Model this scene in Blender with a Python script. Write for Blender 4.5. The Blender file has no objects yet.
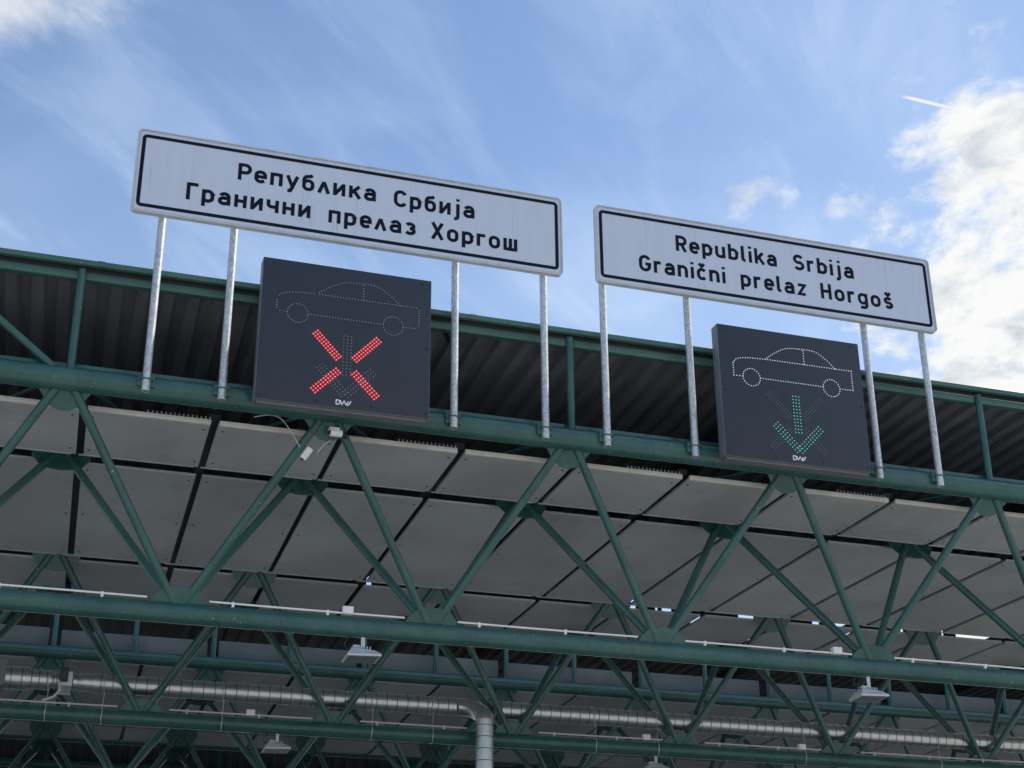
import bpy, bmesh, math, random
from mathutils import Vector, Matrix
random.seed(7)
R = math.radians
sc = bpy.context.scene
COL = sc.collection

# ------------------------------------------------------------------ camera
EYE = 1.6                                   # camera height; structure heights below are given above the eye
CAM_R = (0.9499, -0.31247, -0.00659)
CAM_D = (0.12314, 0.39354, -0.91102)
CAM_F = (0.28726, 0.86457, 0.41231)
FPX = 1543.47
cd = bpy.data.cameras.new('camera'); cam = bpy.data.objects.new('camera', cd); COL.objects.link(cam)
r_, d_, f_ = Vector(CAM_R).normalized(), Vector(CAM_D).normalized(), Vector(CAM_F).normalized()
m = Matrix.Identity(4)
for i in range(3):
    m[i][0] = r_[i]; m[i][1] = -d_[i]; m[i][2] = -f_[i]
m[2][3] = EYE
cam.matrix_world = m
cd.sensor_width = 36; cd.lens = 36 * FPX / 1024
cd.clip_start = 0.1; cd.clip_end = 5000
sc.camera = cam

def at(px, py, Y):
    """a measured spot of the photograph brought to depth Y (metres, height above the eye)"""
    v = r_ * ((px - 512) / FPX) + d_ * ((py - 384) / FPX) + f_
    return v * (Y / v.y)

# ------------------------------------------------------------------ light
SUN_EL, SUN_AZ = 48.0, 80.0                 # azimuth clockwise from +Y
SUN_STRENGTH = 4.8
SKY_STRENGTH = 0.134
EXPOSURE = 0.38
sd = bpy.data.lights.new('sun', 'SUN'); sd.energy = SUN_STRENGTH; sd.angle = R(0.53); sd.color = (1.0, 0.95, 0.87)
sun = bpy.data.objects.new('sun', sd); COL.objects.link(sun)
sdir = Vector((math.sin(R(SUN_AZ)) * math.cos(R(SUN_EL)), math.cos(R(SUN_AZ)) * math.cos(R(SUN_EL)), math.sin(R(SUN_EL))))
sun.rotation_euler = sdir.to_track_quat('Z', 'Y').to_euler()
sun.location = (0, 0, 60)

W = bpy.data.worlds.new('World'); sc.world = W; W.use_nodes = True
nt = W.node_tree; nt.nodes.clear()
def N(t, **kw):
    n = nt.nodes.new(t)
    for k, v in kw.items(): setattr(n, k, v)
    return n
def lk(a, b): nt.links.new(a, b)
def M_(op, a, b=None, c=None, clamp=False):
    n = N('ShaderNodeMath', operation=op, use_clamp=clamp)
    for i, v in enumerate((a, b, c)):
        if v is None: continue
        if isinstance(v, (int, float)): n.inputs[i].default_value = v
        else: lk(v, n.inputs[i])
    return n.outputs[0]
def smooth(v, a, b):
    n = N('ShaderNodeMapRange', interpolation_type='SMOOTHSTEP')
    lk(v, n.inputs[0]); n.inputs[1].default_value = a; n.inputs[2].default_value = b
    return n.outputs[0]
def vec(x, y, z=0.0):
    n = N('ShaderNodeCombineXYZ')
    for i, v in enumerate((x, y, z)):
        if isinstance(v, (int, float)): n.inputs[i].default_value = v
        else: lk(v, n.inputs[i])
    return n.outputs[0]
def fbm(v, scale, detail=8, rough=0.55, dist=0.0):
    n = N('ShaderNodeTexNoise'); lk(v, n.inputs['Vector'])
    n.inputs['Scale'].default_value = scale; n.inputs['Detail'].default_value = detail
    n.inputs['Roughness'].default_value = rough; n.inputs['Distortion'].default_value = dist
    return n.outputs[0]
tc = N('ShaderNodeTexCoord'); sep = N('ShaderNodeSeparateXYZ'); lk(tc.outputs['Generated'], sep.inputs[0])
dz = M_('MAXIMUM', sep.outputs[2], 0.06)
PX = M_('DIVIDE', sep.outputs[0], dz); PY = M_('DIVIDE', sep.outputs[1], dz)   # a flat cloud layer overhead
P = vec(PX, PY)
sky = N('ShaderNodeTexSky', sky_type='NISHITA'); sky.sun_disc = False
sky.sun_elevation = R(SUN_EL); sky.sun_rotation = R(SUN_AZ)
sky.altitude = 100; sky.air_density = 1.0; sky.dust_density = 0.3; sky.ozone_density = 2.0
# thin cirrus veil in long streaks
u = M_('ADD', M_('MULTIPLY', PX, 0.62), M_('MULTIPLY', PY, 0.78))
w = M_('ADD', M_('MULTIPLY', PX, 0.78), M_('MULTIPLY', PY, -0.62))
ST = vec(M_('MULTIPLY', u, 1.1), M_('MULTIPLY', w, 3.6))
veil = M_('MULTIPLY', smooth(fbm(ST, 1.9, 11, 0.60, 0.7), 0.42, 0.80), 0.36)
veil2 = M_('MULTIPLY', smooth(fbm(P, 1.9, 6, 0.5, 0.6), 0.46, 0.74), 0.22)
# towards the sun the veil thickens
sunward = smooth(PX, 0.35, 1.35)
veil3 = M_('MULTIPLY', sunward, 0.22)
VE = M_('MINIMUM', M_('ADD', M_('ADD', M_('ADD', veil, veil2), veil3), M_('MULTIPLY', smooth(PY, 1.35, 1.95), 0.16)), 0.8)
# the broken cumulus bank on the right
PC = vec(M_('ADD', M_('ADD', M_('MULTIPLY', PX, 1.22), M_('MULTIPLY', PY, -0.40)), 2.2), M_('ADD', M_('MULTIPLY', PX, 0.17), M_('MULTIPLY', PY, 0.85)))   # wind-sheared puffs
f1 = fbm(PC, 4.6, 11, 0.60, 0.30)
f2 = fbm(PC, 17.0, 7, 0.62, 0.3)
ff = M_('ADD', M_('MULTIPLY', f1, 0.8), M_('MULTIPLY', f2, 0.25))
edge = M_('SUBTRACT', PX, M_('ADD', M_('MULTIPLY', M_('SUBTRACT', PY, 1.372), 0.55), 0.955))
top = M_('MULTIPLY', smooth(PY, 1.25, 1.10), 0.32)
ev = M_('SUBTRACT', M_('MULTIPLY', M_('MINIMUM', edge, 0.15), 2.3), top)
bank = smooth(M_('ADD', ev, M_('MULTIPLY', M_('SUBTRACT', ff, 0.50), 2.0)), -0.02, 0.30)
# a softer cloud in the upper left
dl = N('ShaderNodeVectorMath', operation='DISTANCE'); lk(P, dl.inputs[0]); dl.inputs[1].default_value = (-0.125, 1.325, 0)
lf = smooth(M_('ADD', M_('SUBTRACT', 0.125, dl.outputs['Value']), M_('MULTIPLY', M_('SUBTRACT', ff, 0.53), 0.36)), -0.05, 0.08)
lf = M_('MULTIPLY', lf, 0.8)
# small torn shreds left of the bank
def blob(x, y, r, thr):
    d = N('ShaderNodeVectorMath', operation='DISTANCE'); lk(P, d.inputs[0]); d.inputs[1].default_value = (x, y, 0)
    return M_('MULTIPLY', smooth(M_('ADD', M_('SUBTRACT', r, d.outputs['Value']), M_('MULTIPLY', M_('SUBTRACT', ff, thr), 0.50)), -0.01, 0.075), 0.7)
shreds = None
for bx, by, br, th in ((0.800, 1.457, 0.014, 0.66), (0.850, 1.454, 0.020, 0.55), (0.925, 1.43, 0.045, 0.54), (0.865, 1.20, 0.035, 0.52),
                       (0.98, 1.07, 0.03, 0.54), (0.93, 1.15, 0.045, 0.55), (0.73, 1.27, 0.012, 0.55)):
    b = blob(bx, by, br, th)
    shreds = b if shreds is None else M_('MAXIMUM', shreds, b)
# contrail
cl = M_('ABSOLUTE', M_('SUBTRACT', PY, M_('ADD', M_('MULTIPLY', M_('SUBTRACT', PX, 0.873), 0.05), 1.227)))
ctr = M_('MULTIPLY', smooth(cl, 0.0042, 0.0012), M_('MULTIPLY', smooth(PX, 0.862, 0.885), smooth(PX, 1.035, 1.005)))
ctr = M_('MULTIPLY', ctr, 0.85)
CU = M_('MAXIMUM', M_('MAXIMUM', bank, lf), M_('MAXIMUM', shreds, ctr))
# cloud light and shade: thicker cores are greyer underneath
core = smooth(fbm(PC, 8.0, 8, 0.62, 0.4), 0.46, 0.72)
ccol = N('ShaderNodeMix', data_type='RGBA'); lk(core, ccol.inputs[0])
ccol.inputs[6].default_value = (5.5, 5.55, 5.5, 1); ccol.inputs[7].default_value = (3.5, 3.85, 4.25, 1)
m1 = N('ShaderNodeMix', data_type='RGBA'); lk(VE, m1.inputs[0]); lk(sky.outputs[0], m1.inputs[6])
m1.inputs[7].default_value = (3.6, 4.5, 5.9, 1)
m2 = N('ShaderNodeMix', data_type='RGBA'); lk(CU, m2.inputs[0]); lk(m1.outputs[2], m2.inputs[6]); lk(ccol.outputs[2], m2.inputs[7])
bg = N('ShaderNodeBackground'); lk(m2.outputs[2], bg.inputs[0]); bg.inputs[1].default_value = SKY_STRENGTH
wo = N('ShaderNodeOutputWorld'); lk(bg.outputs[0], wo.inputs[0])

vs = sc.view_settings
vs.view_transform = 'Standard'; vs.look = 'None'; vs.exposure = EXPOSURE; vs.gamma = 1; vs.use_curve_mapping = False
sc.cycles.max_bounces = 8; sc.cycles.diffuse_bounces = 5; sc.cycles.use_denoising = True

# ------------------------------------------------------------------ materials
def mat(name, base, rough=0.5, metal=0.0, var=0.0, vscale=6.0, stretch=(1, 1, 1), bump=0.0, bscale=60.0, emis=None, estr=0.0, rvar=0.0, dark=None, coords='Object'):
    ma = bpy.data.materials.new(name); ma.use_nodes = True
    t = ma.node_tree; b = t.nodes['Principled BSDF']
    b.inputs['Base Color'].default_value = (*base, 1); b.inputs['Roughness'].default_value = rough; b.inputs['Metallic'].default_value = metal
    if var or bump or rvar:
        c = t.nodes.new('ShaderNodeTexCoord'); mp = t.nodes.new('ShaderNodeMapping'); mp.inputs['Scale'].default_value = stretch
        g = t.nodes.new('ShaderNodeNewGeometry')
        t.links.new(g.outputs['Position'], mp.inputs[0])
        n = t.nodes.new('ShaderNodeTexNoise'); n.inputs['Scale'].default_value = vscale; n.inputs['Detail'].default_value = 7; n.inputs['Roughness'].default_value = 0.6
        t.links.new(mp.outputs[0], n.inputs['Vector'])
        if var:
            mr = t.nodes.new('ShaderNodeMapRange'); t.links.new(n.outputs[0], mr.inputs[0]); mr.inputs[1].default_value = 0.33; mr.inputs[2].default_value = 0.67
            mx = t.nodes.new('ShaderNodeMix'); mx.data_type = 'RGBA'; t.links.new(mr.outputs[0], mx.inputs[0])
            lo = dark if dark else tuple(v * (1 - var) for v in base)
            mx.inputs[6].default_value = (*lo, 1); mx.inputs[7].default_value = (*[min(1, v * (1 + var * 0.6)) for v in base], 1)
            t.links.new(mx.outputs[2], b.inputs['Base Color'])
        if rvar:
            mr2 = t.nodes.new('ShaderNodeMapRange'); t.links.new(n.outputs[0], mr2.inputs[0]); mr2.inputs[1].default_value = 0.3; mr2.inputs[2].default_value = 0.7
            mr2.inputs[3].default_value = max(0.02, rough - rvar); mr2.inputs[4].default_value = rough + rvar
            t.links.new(mr2.outputs[0], b.inputs['Roughness'])
        if bump:
            n2 = t.nodes.new('ShaderNodeTexNoise'); n2.inputs['Scale'].default_value = bscale; n2.inputs['Detail'].default_value = 4
            t.links.new(mp.outputs[0], n2.inputs['Vector'])
            bp = t.nodes.new('ShaderNodeBump'); bp.inputs['Strength'].default_value = bump; bp.inputs['Distance'].default_value = 0.01
            t.links.new(n2.outputs[0], bp.inputs['Height']); t.links.new(bp.outputs[0], b.inputs['Normal'])
    if emis:
        b.inputs['Emission Color'].default_value = (*emis, 1); b.inputs['Emission Strength'].default_value = estr
    return ma

M = {}
M['green'] = mat('green paint', (0.031, 0.108, 0.096), 0.20, 0, var=0.22, vscale=3.0, rvar=0.08, bump=0.06, bscale=25)
def weather(ma, strength=1.0):
    """pale dust in patches, drip marks running down, a few chips and rust specks in the paint"""
    t = ma.node_tree; b = t.nodes['Principled BSDF']; src = b.inputs['Base Color'].links[0].from_socket
    g = t.nodes.new('ShaderNodeNewGeometry')
    def tex(scale, sc3, lo, hi, detail=6):
        mp = t.nodes.new('ShaderNodeMapping'); mp.inputs['Scale'].default_value = sc3; t.links.new(g.outputs['Position'], mp.inputs[0])
        n = t.nodes.new('ShaderNodeTexNoise'); n.inputs['Scale'].default_value = scale; n.inputs['Detail'].default_value = detail; t.links.new(mp.outputs[0], n.inputs['Vector'])
        mr = t.nodes.new('ShaderNodeMapRange'); t.links.new(n.outputs[0], mr.inputs[0]); mr.inputs[1].default_value = lo; mr.inputs[2].default_value = hi
        return mr.outputs[0]
    def over(fac, k, col, src):
        m = t.nodes.new('ShaderNodeMath'); m.operation = 'MULTIPLY'; t.links.new(fac, m.inputs[0]); m.inputs[1].default_value = k * strength
        mx = t.nodes.new('ShaderNodeMix'); mx.data_type = 'RGBA'; t.links.new(m.outputs[0], mx.inputs[0]); t.links.new(src, mx.inputs[6]); mx.inputs[7].default_value = (*col, 1)
        return mx.outputs[2]
    src = over(tex(1.7, (1, 1, 1), 0.48, 0.72), 0.22, (0.11, 0.17, 0.155), src)
    src = over(tex(5.0, (5, 5, 0.6), 0.56, 0.72), 0.45, (0.030, 0.055, 0.048), src)
    src = over(tex(38.0, (1, 1, 1), 0.735, 0.76, 2), 0.8, (0.45, 0.47, 0.44), src)
    src = over(tex(21.0, (1, 1, 1.6), 0.73, 0.77, 3), 0.7, (0.13, 0.06, 0.03), src)
    t.links.new(src, b.inputs['Base Color'])
weather(M['green'])
M['roofgreen'] = mat('green sheet edge', (0.050, 0.128, 0.105), 0.42, 0, var=0.25, vscale=2.0, stretch=(0.4, 1, 3), rvar=0.08)
weather(M['roofgreen'], 0.8)
M['deck'] = mat('dark roof sheeting', (0.165, 0.175, 0.195), 0.5, 0, var=0.28, vscale=1.6, stretch=(3.5, 0.5, 1), rvar=0.1)
M['dark'] = mat('dark steel', (0.03, 0.033, 0.036), 0.6, 0, var=0.3, vscale=4)
M['panel'] = mat('grey ceiling board', (0.43, 0.46, 0.46), 0.72, 0, var=0.16, vscale=0.9, stretch=(1, 0.8, 1), bump=0.05, bscale=3.0)
M['trim'] = mat('pale trim', (0.70, 0.69, 0.64), 0.55, 0, var=0.15, vscale=5)
M['screw'] = mat('dark screw', (0.05, 0.05, 0.05), 0.6)
M['board'] = mat('pale grey board', (0.155, 0.175, 0.165), 0.6, 0, var=0.2, vscale=2.0)
M['signwhite'] = mat('white sign sheeting', (0.56, 0.62, 0.73), 0.42, 0, var=0.03, vscale=2.4, stretch=(4.5, 1, 0.35), bump=0.02, bscale=4)
def overlay(ma, scale, sc3, lo, hi, k, col, detail=5, second=None):
    t = ma.node_tree; b = t.nodes['Principled BSDF']; src = b.inputs['Base Color'].links[0].from_socket
    g = t.nodes.new('ShaderNodeNewGeometry'); fac = None
    for (s_, v3, l_, h_) in [(scale, sc3, lo, hi)] + ([second] if second else []):
        mp = t.nodes.new('ShaderNodeMapping'); mp.inputs['Scale'].default_value = v3; t.links.new(g.outputs['Position'], mp.inputs[0])
        n = t.nodes.new('ShaderNodeTexNoise'); n.inputs['Scale'].default_value = s_; n.inputs['Detail'].default_value = detail; t.links.new(mp.outputs[0], n.inputs['Vector'])
        mr = t.nodes.new('ShaderNodeMapRange'); t.links.new(n.outputs[0], mr.inputs[0]); mr.inputs[1].default_value = l_; mr.inputs[2].default_value = h_
        if fac is None: fac = mr.outputs[0]
        else:
            mm = t.nodes.new('ShaderNodeMath'); mm.operation = 'MULTIPLY'; t.links.new(fac, mm.inputs[0]); t.links.new(mr.outputs[0], mm.inputs[1]); fac = mm.outputs[0]
    m = t.nodes.new('ShaderNodeMath'); m.operation = 'MULTIPLY'; t.links.new(fac, m.inputs[0]); m.inputs[1].default_value = k
    mx = t.nodes.new('ShaderNodeMix'); mx.data_type = 'RGBA'; t.links.new(m.outputs[0], mx.inputs[0]); t.links.new(src, mx.inputs[6]); mx.inputs[7].default_value = (*col, 1)
    t.links.new(mx.outputs[2], b.inputs['Base Color'])
# thin runs of dirt down the sign sheeting, a few darker ones
overlay(M['signwhite'], 9.0, (4.5, 1, 0.12), 0.60, 0.68, 0.36, (0.30, 0.33, 0.38), 3, (1.3, (1, 1, 2.2), 0.48, 0.62))
overlay(M['signwhite'], 2.2, (1, 1, 1), 0.5, 0.75, 0.25, (0.55, 0.57, 0.58), 6)
# water marks on the ceiling boards
overlay(M['panel'], 0.8, (1, 0.7, 1), 0.54, 0.66, 0.30, (0.26, 0.255, 0.23), 8)
overlay(M['panel'], 3.1, (1, 1, 1), 0.60, 0.70, 0.20, (0.23, 0.225, 0.2), 7)
M['aluminium'] = mat('sign aluminium', (0.57, 0.59, 0.60), 0.42, 0.35, var=0.12, vscale=9)
M['ink'] = mat('navy black lettering', (0.006, 0.007, 0.018), 0.6)
M['ink'].node_tree.nodes['Principled BSDF'].inputs['Specular IOR Level'].default_value = 0.15
M['housing'] = mat('dark grey housing', (0.14, 0.152, 0.165), 0.45, 0, var=0.10, vscale=2.5, rvar=0.06)
M['face'] = mat('matt display face', (0.020, 0.028, 0.045), 0.5, 0, var=0.14, vscale=2.0, rvar=0.06)
M['led_off'] = mat('unlit white diode', (0.33, 0.35, 0.39), 0.3)
M['led_off_dim'] = mat('unlit clear diode', (0.17, 0.18, 0.21), 0.3)
M['led_white'] = mat('lit white diode', (0.8, 0.8, 0.8), 0.3, emis=(0.9, 0.93, 1.0), estr=0.30)
M['led_red'] = mat('lit red diode', (0.5, 0.02, 0.03), 0.3, emis=(1.0, 0.015, 0.035), estr=0.28)
M['led_red_core'] = mat('red diode core', (0.9, 0.4, 0.4), 0.3, emis=(1.0, 0.42, 0.40), estr=0.7)
M['led_green'] = mat('green diode lens', (0.01, 0.07, 0.06), 0.3, emis=(0.01, 0.30, 0.22), estr=0.05)
M['led_green_core'] = mat('green diode core', (0.2, 0.6, 0.5), 0.3, emis=(0.20, 0.85, 0.68), estr=0.45)
M['logo'] = mat('white print', (0.82, 0.82, 0.84), 0.4)
M['white'] = mat('white plastic', (0.80, 0.81, 0.81), 0.4, var=0.08, vscale=12)
M['black'] = mat('black plastic', (0.012, 0.012, 0.014), 0.35)
M['lampbody'] = mat('grey lamp casting', (0.55, 0.57, 0.60), 0.4, 0.2, var=0.1, vscale=10)
M['lampglass'] = mat('lamp glass', (0.16, 0.18, 0.18), 0.15)
M['wire'] = mat('pale cable', (0.5, 0.5, 0.48), 0.5)
M['asphalt'] = mat('worn concrete paving', (0.33, 0.32, 0.305), 0.85, 0, var=0.3, vscale=0.7, bump=0.3, bscale=90)
M['bounce_cut_road'] = mat('bounce-cutting asphalt', (0.065, 0.065, 0.066), 0.85, 0, var=0.3, vscale=0.9, bump=0.3, bscale=90)
def galvanised(name, base, rough, vs, lo, hi, metal=0.55):
    ma = bpy.data.materials.new(name); ma.use_nodes = True; t = ma.node_tree; b = t.nodes['Principled BSDF']
    g = t.nodes.new('ShaderNodeNewGeometry'); mp = t.nodes.new('ShaderNodeMapping'); mp.inputs['Scale'].default_value = (1, 1, 0.62)
    t.links.new(g.outputs['Position'], mp.inputs[0])
    v = t.nodes.new('ShaderNodeTexVoronoi'); v.inputs['Scale'].default_value = vs; t.links.new(mp.outputs[0], v.inputs['Vector'])
    sp = t.nodes.new('ShaderNodeSeparateColor'); t.links.new(v.outputs['Color'], sp.inputs[0])
    n = t.nodes.new('ShaderNodeTexNoise'); n.inputs['Scale'].default_value = 4.0; t.links.new(mp.outputs[0], n.inputs['Vector'])
    mul = t.nodes.new('ShaderNodeMath'); mul.operation = 'ADD'; t.links.new(sp.outputs[0], mul.inputs[0]); t.links.new(n.outputs[0], mul.inputs[1])
    mr = t.nodes.new('ShaderNodeMapRange'); t.links.new(mul.outputs[0], mr.inputs[0]); mr.inputs[1].default_value = 0.3; mr.inputs[2].default_value = 1.5; mr.inputs[3].default_value = lo; mr.inputs[4].default_value = hi
    mx = t.nodes.new('ShaderNodeMix'); mx.data_type = 'RGBA'; mx.blend_type = 'MULTIPLY'; mx.inputs[0].default_value = 1
    mx.inputs[6].default_value = (*base, 1); t.links.new(mr.outputs[0], mx.inputs[7]); t.links.new(mx.outputs[2], b.inputs['Base Color'])
    b.inputs['Metallic'].default_value = metal; b.inputs['Roughness'].default_value = rough
    return ma
M['galv'] = galvanised('galvanised pole', (0.57, 0.59, 0.60), 0.42, 75, 0.62, 1.12)
M['duct'] = galvanised('spiral duct sheet', (0.60, 0.61, 0.60), 0.30, 30, 0.92, 1.05, 0.9)

M['seam'] = mat('grey duct seam', (0.16, 0.165, 0.17), 0.5, 0.4)

t_ = M['panel'].node_tree; b_ = t_.nodes['Principled BSDF']; src_ = b_.inputs['Base Color'].links[0].from_socket
oi_ = t_.nodes.new('ShaderNodeObjectInfo'); mr_ = t_.nodes.new('ShaderNodeMapRange'); t_.links.new(oi_.outputs['Random'], mr_.inputs[0]); mr_.inputs[3].default_value = 0.90; mr_.inputs[4].default_value = 1.06
mx_ = t_.nodes.new('ShaderNodeMix'); mx_.data_type = 'RGBA'; mx_.blend_type = 'MULTIPLY'; mx_.inputs[0].default_value = 1.0
t_.links.new(src_, mx_.inputs[6]); t_.links.new(mr_.outputs[0], mx_.inputs[7]); t_.links.new(mx_.outputs[2], b_.inputs['Base Color'])

# ------------------------------------------------------------------ mesh helpers
class MB:
    """collects shapes (heights above the eye) and links them as one mesh object"""
    def __init__(s): s.v = []; s.f = []; s.mi = []; s.sm = []
    def _add(s, vs, fs, mi=0, smooth=False):
        o = len(s.v); s.v += [tuple(x) for x in vs]
        for f in fs: s.f.append([i + o for i in f]); s.mi.append(mi); s.sm.append(smooth)
    def hexa(s, b, t, mi=0):
        """b, t: four corners below (counter-clockwise from above) and four above"""
        s._add(list(b) + list(t), [(3, 2, 1, 0), (4, 5, 6, 7), (0, 1, 5, 4), (1, 2, 6, 5), (2, 3, 7, 6), (3, 0, 4, 7)], mi)
    def box(s, x0, x1, y0, y1, z0, z1, mi=0, sk=0.0):
        k = sk * (y1 - y0)
        s.hexa([(x0, y0, z0), (x1, y0, z0), (x1 + k, y1, z0), (x0 + k, y1, z0)], [(x0, y0, z1), (x1, y0, z1), (x1 + k, y1, z1), (x0 + k, y1, z1)], mi)
    def cbox(s, x0, x1, y0, y1, z0, z1, c=0.004, mi=0):
        """box with chamfered edges"""
        bm = bmesh.new()
        vs = [bm.verts.new(p) for p in [(x0, y0, z0), (x1, y0, z0), (x1, y1, z0), (x0, y1, z0), (x0, y0, z1), (x1, y0, z1), (x1, y1, z1), (x0, y1, z1)]]
        for f in [(3, 2, 1, 0), (4, 5, 6, 7), (0, 1, 5, 4), (1, 2, 6, 5), (2, 3, 7, 6), (3, 0, 4, 7)]: bm.faces.new([vs[i] for i in f])
        bmesh.ops.bevel(bm, geom=list(bm.edges), offset=c, segments=2, affect='EDGES', profile=0.6)
        bm.verts.index_update()
        s._add([v.co[:] for v in bm.verts], [[v.index for v in f.verts] for f in bm.faces], mi, True); bm.free()
    def path(s, pts, r, n=12, mi=0, caps=True):
        pts = [Vector(p) for p in pts]; rs = r if isinstance(r, (list, tuple)) else [r] * len(pts)
        rings = []; ref = None
        for i, p in enumerate(pts):
            a = (pts[min(i + 1, len(pts) - 1)] - pts[max(i - 1, 0)])
            if a.length < 1e-9: a = pts[-1] - pts[0]
            a.normalize()
            if ref is None:
                ref = Vector((0, 0, 1)) if abs(a.z) < 0.9 else Vector((1, 0, 0))
            x = (ref - a * ref.dot(a)).normalized(); y = a.cross(x); ref = x
            rings.append([p + (x * math.cos(2 * math.pi * k / n) + y * math.sin(2 * math.pi * k / n)) * rs[i] for k in range(n)])
        vs = [q for rg in rings for q in rg]; fs = []
        for i in range(len(pts) - 1):
            for k in range(n):
                k2 = (k + 1) % n
                fs.append((i * n + k, i * n + k2, (i + 1) * n + k2, (i + 1) * n + k))
        s._add(vs, fs, mi, True)
        if caps:
            s._add(rings[0], [tuple(reversed(range(n)))], mi); s._add(rings[-1], [tuple(range(n))], mi)
    def tube(s, a, b, r, n=14, mi=0): s.path([a, b], r, n, mi)
    def prism(s, outline, thick, o, ux, uy, un, mi=0):
        """outline in (ux, uy) axes at o, thickness centred along un"""
        o, ux, uy, un = Vector(o), Vector(ux), Vector(uy), Vector(un); n = len(outline)
        a = [o + ux * p + uy * q - un * thick / 2 for p, q in outline]; b = [o + ux * p + uy * q + un * thick / 2 for p, q in outline]
        s._add(a + b, [tuple(reversed(range(n))), tuple(range(n, 2 * n))] + [(i, (i + 1) % n, (i + 1) % n + n, i + n) for i in range(n)], mi)
    def disc(s, x, y, z, r, h=0.004, n=8, mi=0):
        """small button on a face looking towards -Y"""
        a = [(x + r * math.cos(2 * math.pi * k / n), y, z + r * math.sin(2 * math.pi * k / n)) for k in range(n)]
        b = [(x + 0.7 * r * math.cos(2 * math.pi * k / n), y - h, z + 0.7 * r * math.sin(2 * math.pi * k / n)) for k in range(n)]
        s._add(a + b, [tuple(range(n, 2 * n))] + [(i, (i + 1) % n, (i + 1) % n + n, i + n) for i in range(n)], mi)
    def build(s, name, mats, parent=None):
        if not isinstance(mats, (list, tuple)): mats = [mats]
        me = bpy.data.meshes.new(name)
        off = Vector((0, 0, -EYE))
        if parent is not None:
            p = parent
            while p is not None: off = off + p.location; p = p.parent
        me.from_pydata([(x - off.x, y - off.y, z - off.z) for x, y, z in s.v], [], s.f)
        for ma in mats: me.materials.append(ma)
        me.polygons.foreach_set('material_index', s.mi); me.polygons.foreach_set('use_smooth', s.sm)
        me.update()
        o = bpy.data.objects.new(name, me); COL.objects.link(o)
        if parent is not None: o.parent = parent
        return o
def tag(o, label, cat, group=None, kind=None):
    if label: o['label'] = label
    if cat: o['category'] = cat
    if group: o['group'] = group
    if kind: o['kind'] = kind
    return o
def thing(name, label, cat, loc, group=None):
    o = bpy.data.objects.new(name, None); COL.objects.link(o); o.empty_display_size = 0.2
    o.location = (loc[0], loc[1], loc[2] + EYE)
    return tag(o, label, cat, group, 'thing')

SK = 0.038                                   # the bays run slightly skew to the front edge
def X(k, d): return 0.147 + SK * (d - 11.0) + 2.0 * k

# ------------------------------------------------------------------ ground
g = MB(); g._add([(-1500, -1500, -EYE), (1500, -1500, -EYE), (1500, 1500, -EYE), (-1500, 1500, -EYE)], [(0, 1, 2, 3)])
tag(g.build('ground', M['asphalt']), None, None, kind='structure')

rd_ = MB(); rd_._add([(-200, 16.0, -EYE + 0.004), (220, 16.0, -EYE + 0.004), (220, 60, -EYE + 0.004), (-200, 60, -EYE + 0.004)], [(0, 1, 2, 3)])
tag(rd_.build('road', M['bounce_cut_road']), None, None, kind='structure')  # dark strip added under the canopy to cut light bounced up from the ground

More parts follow.
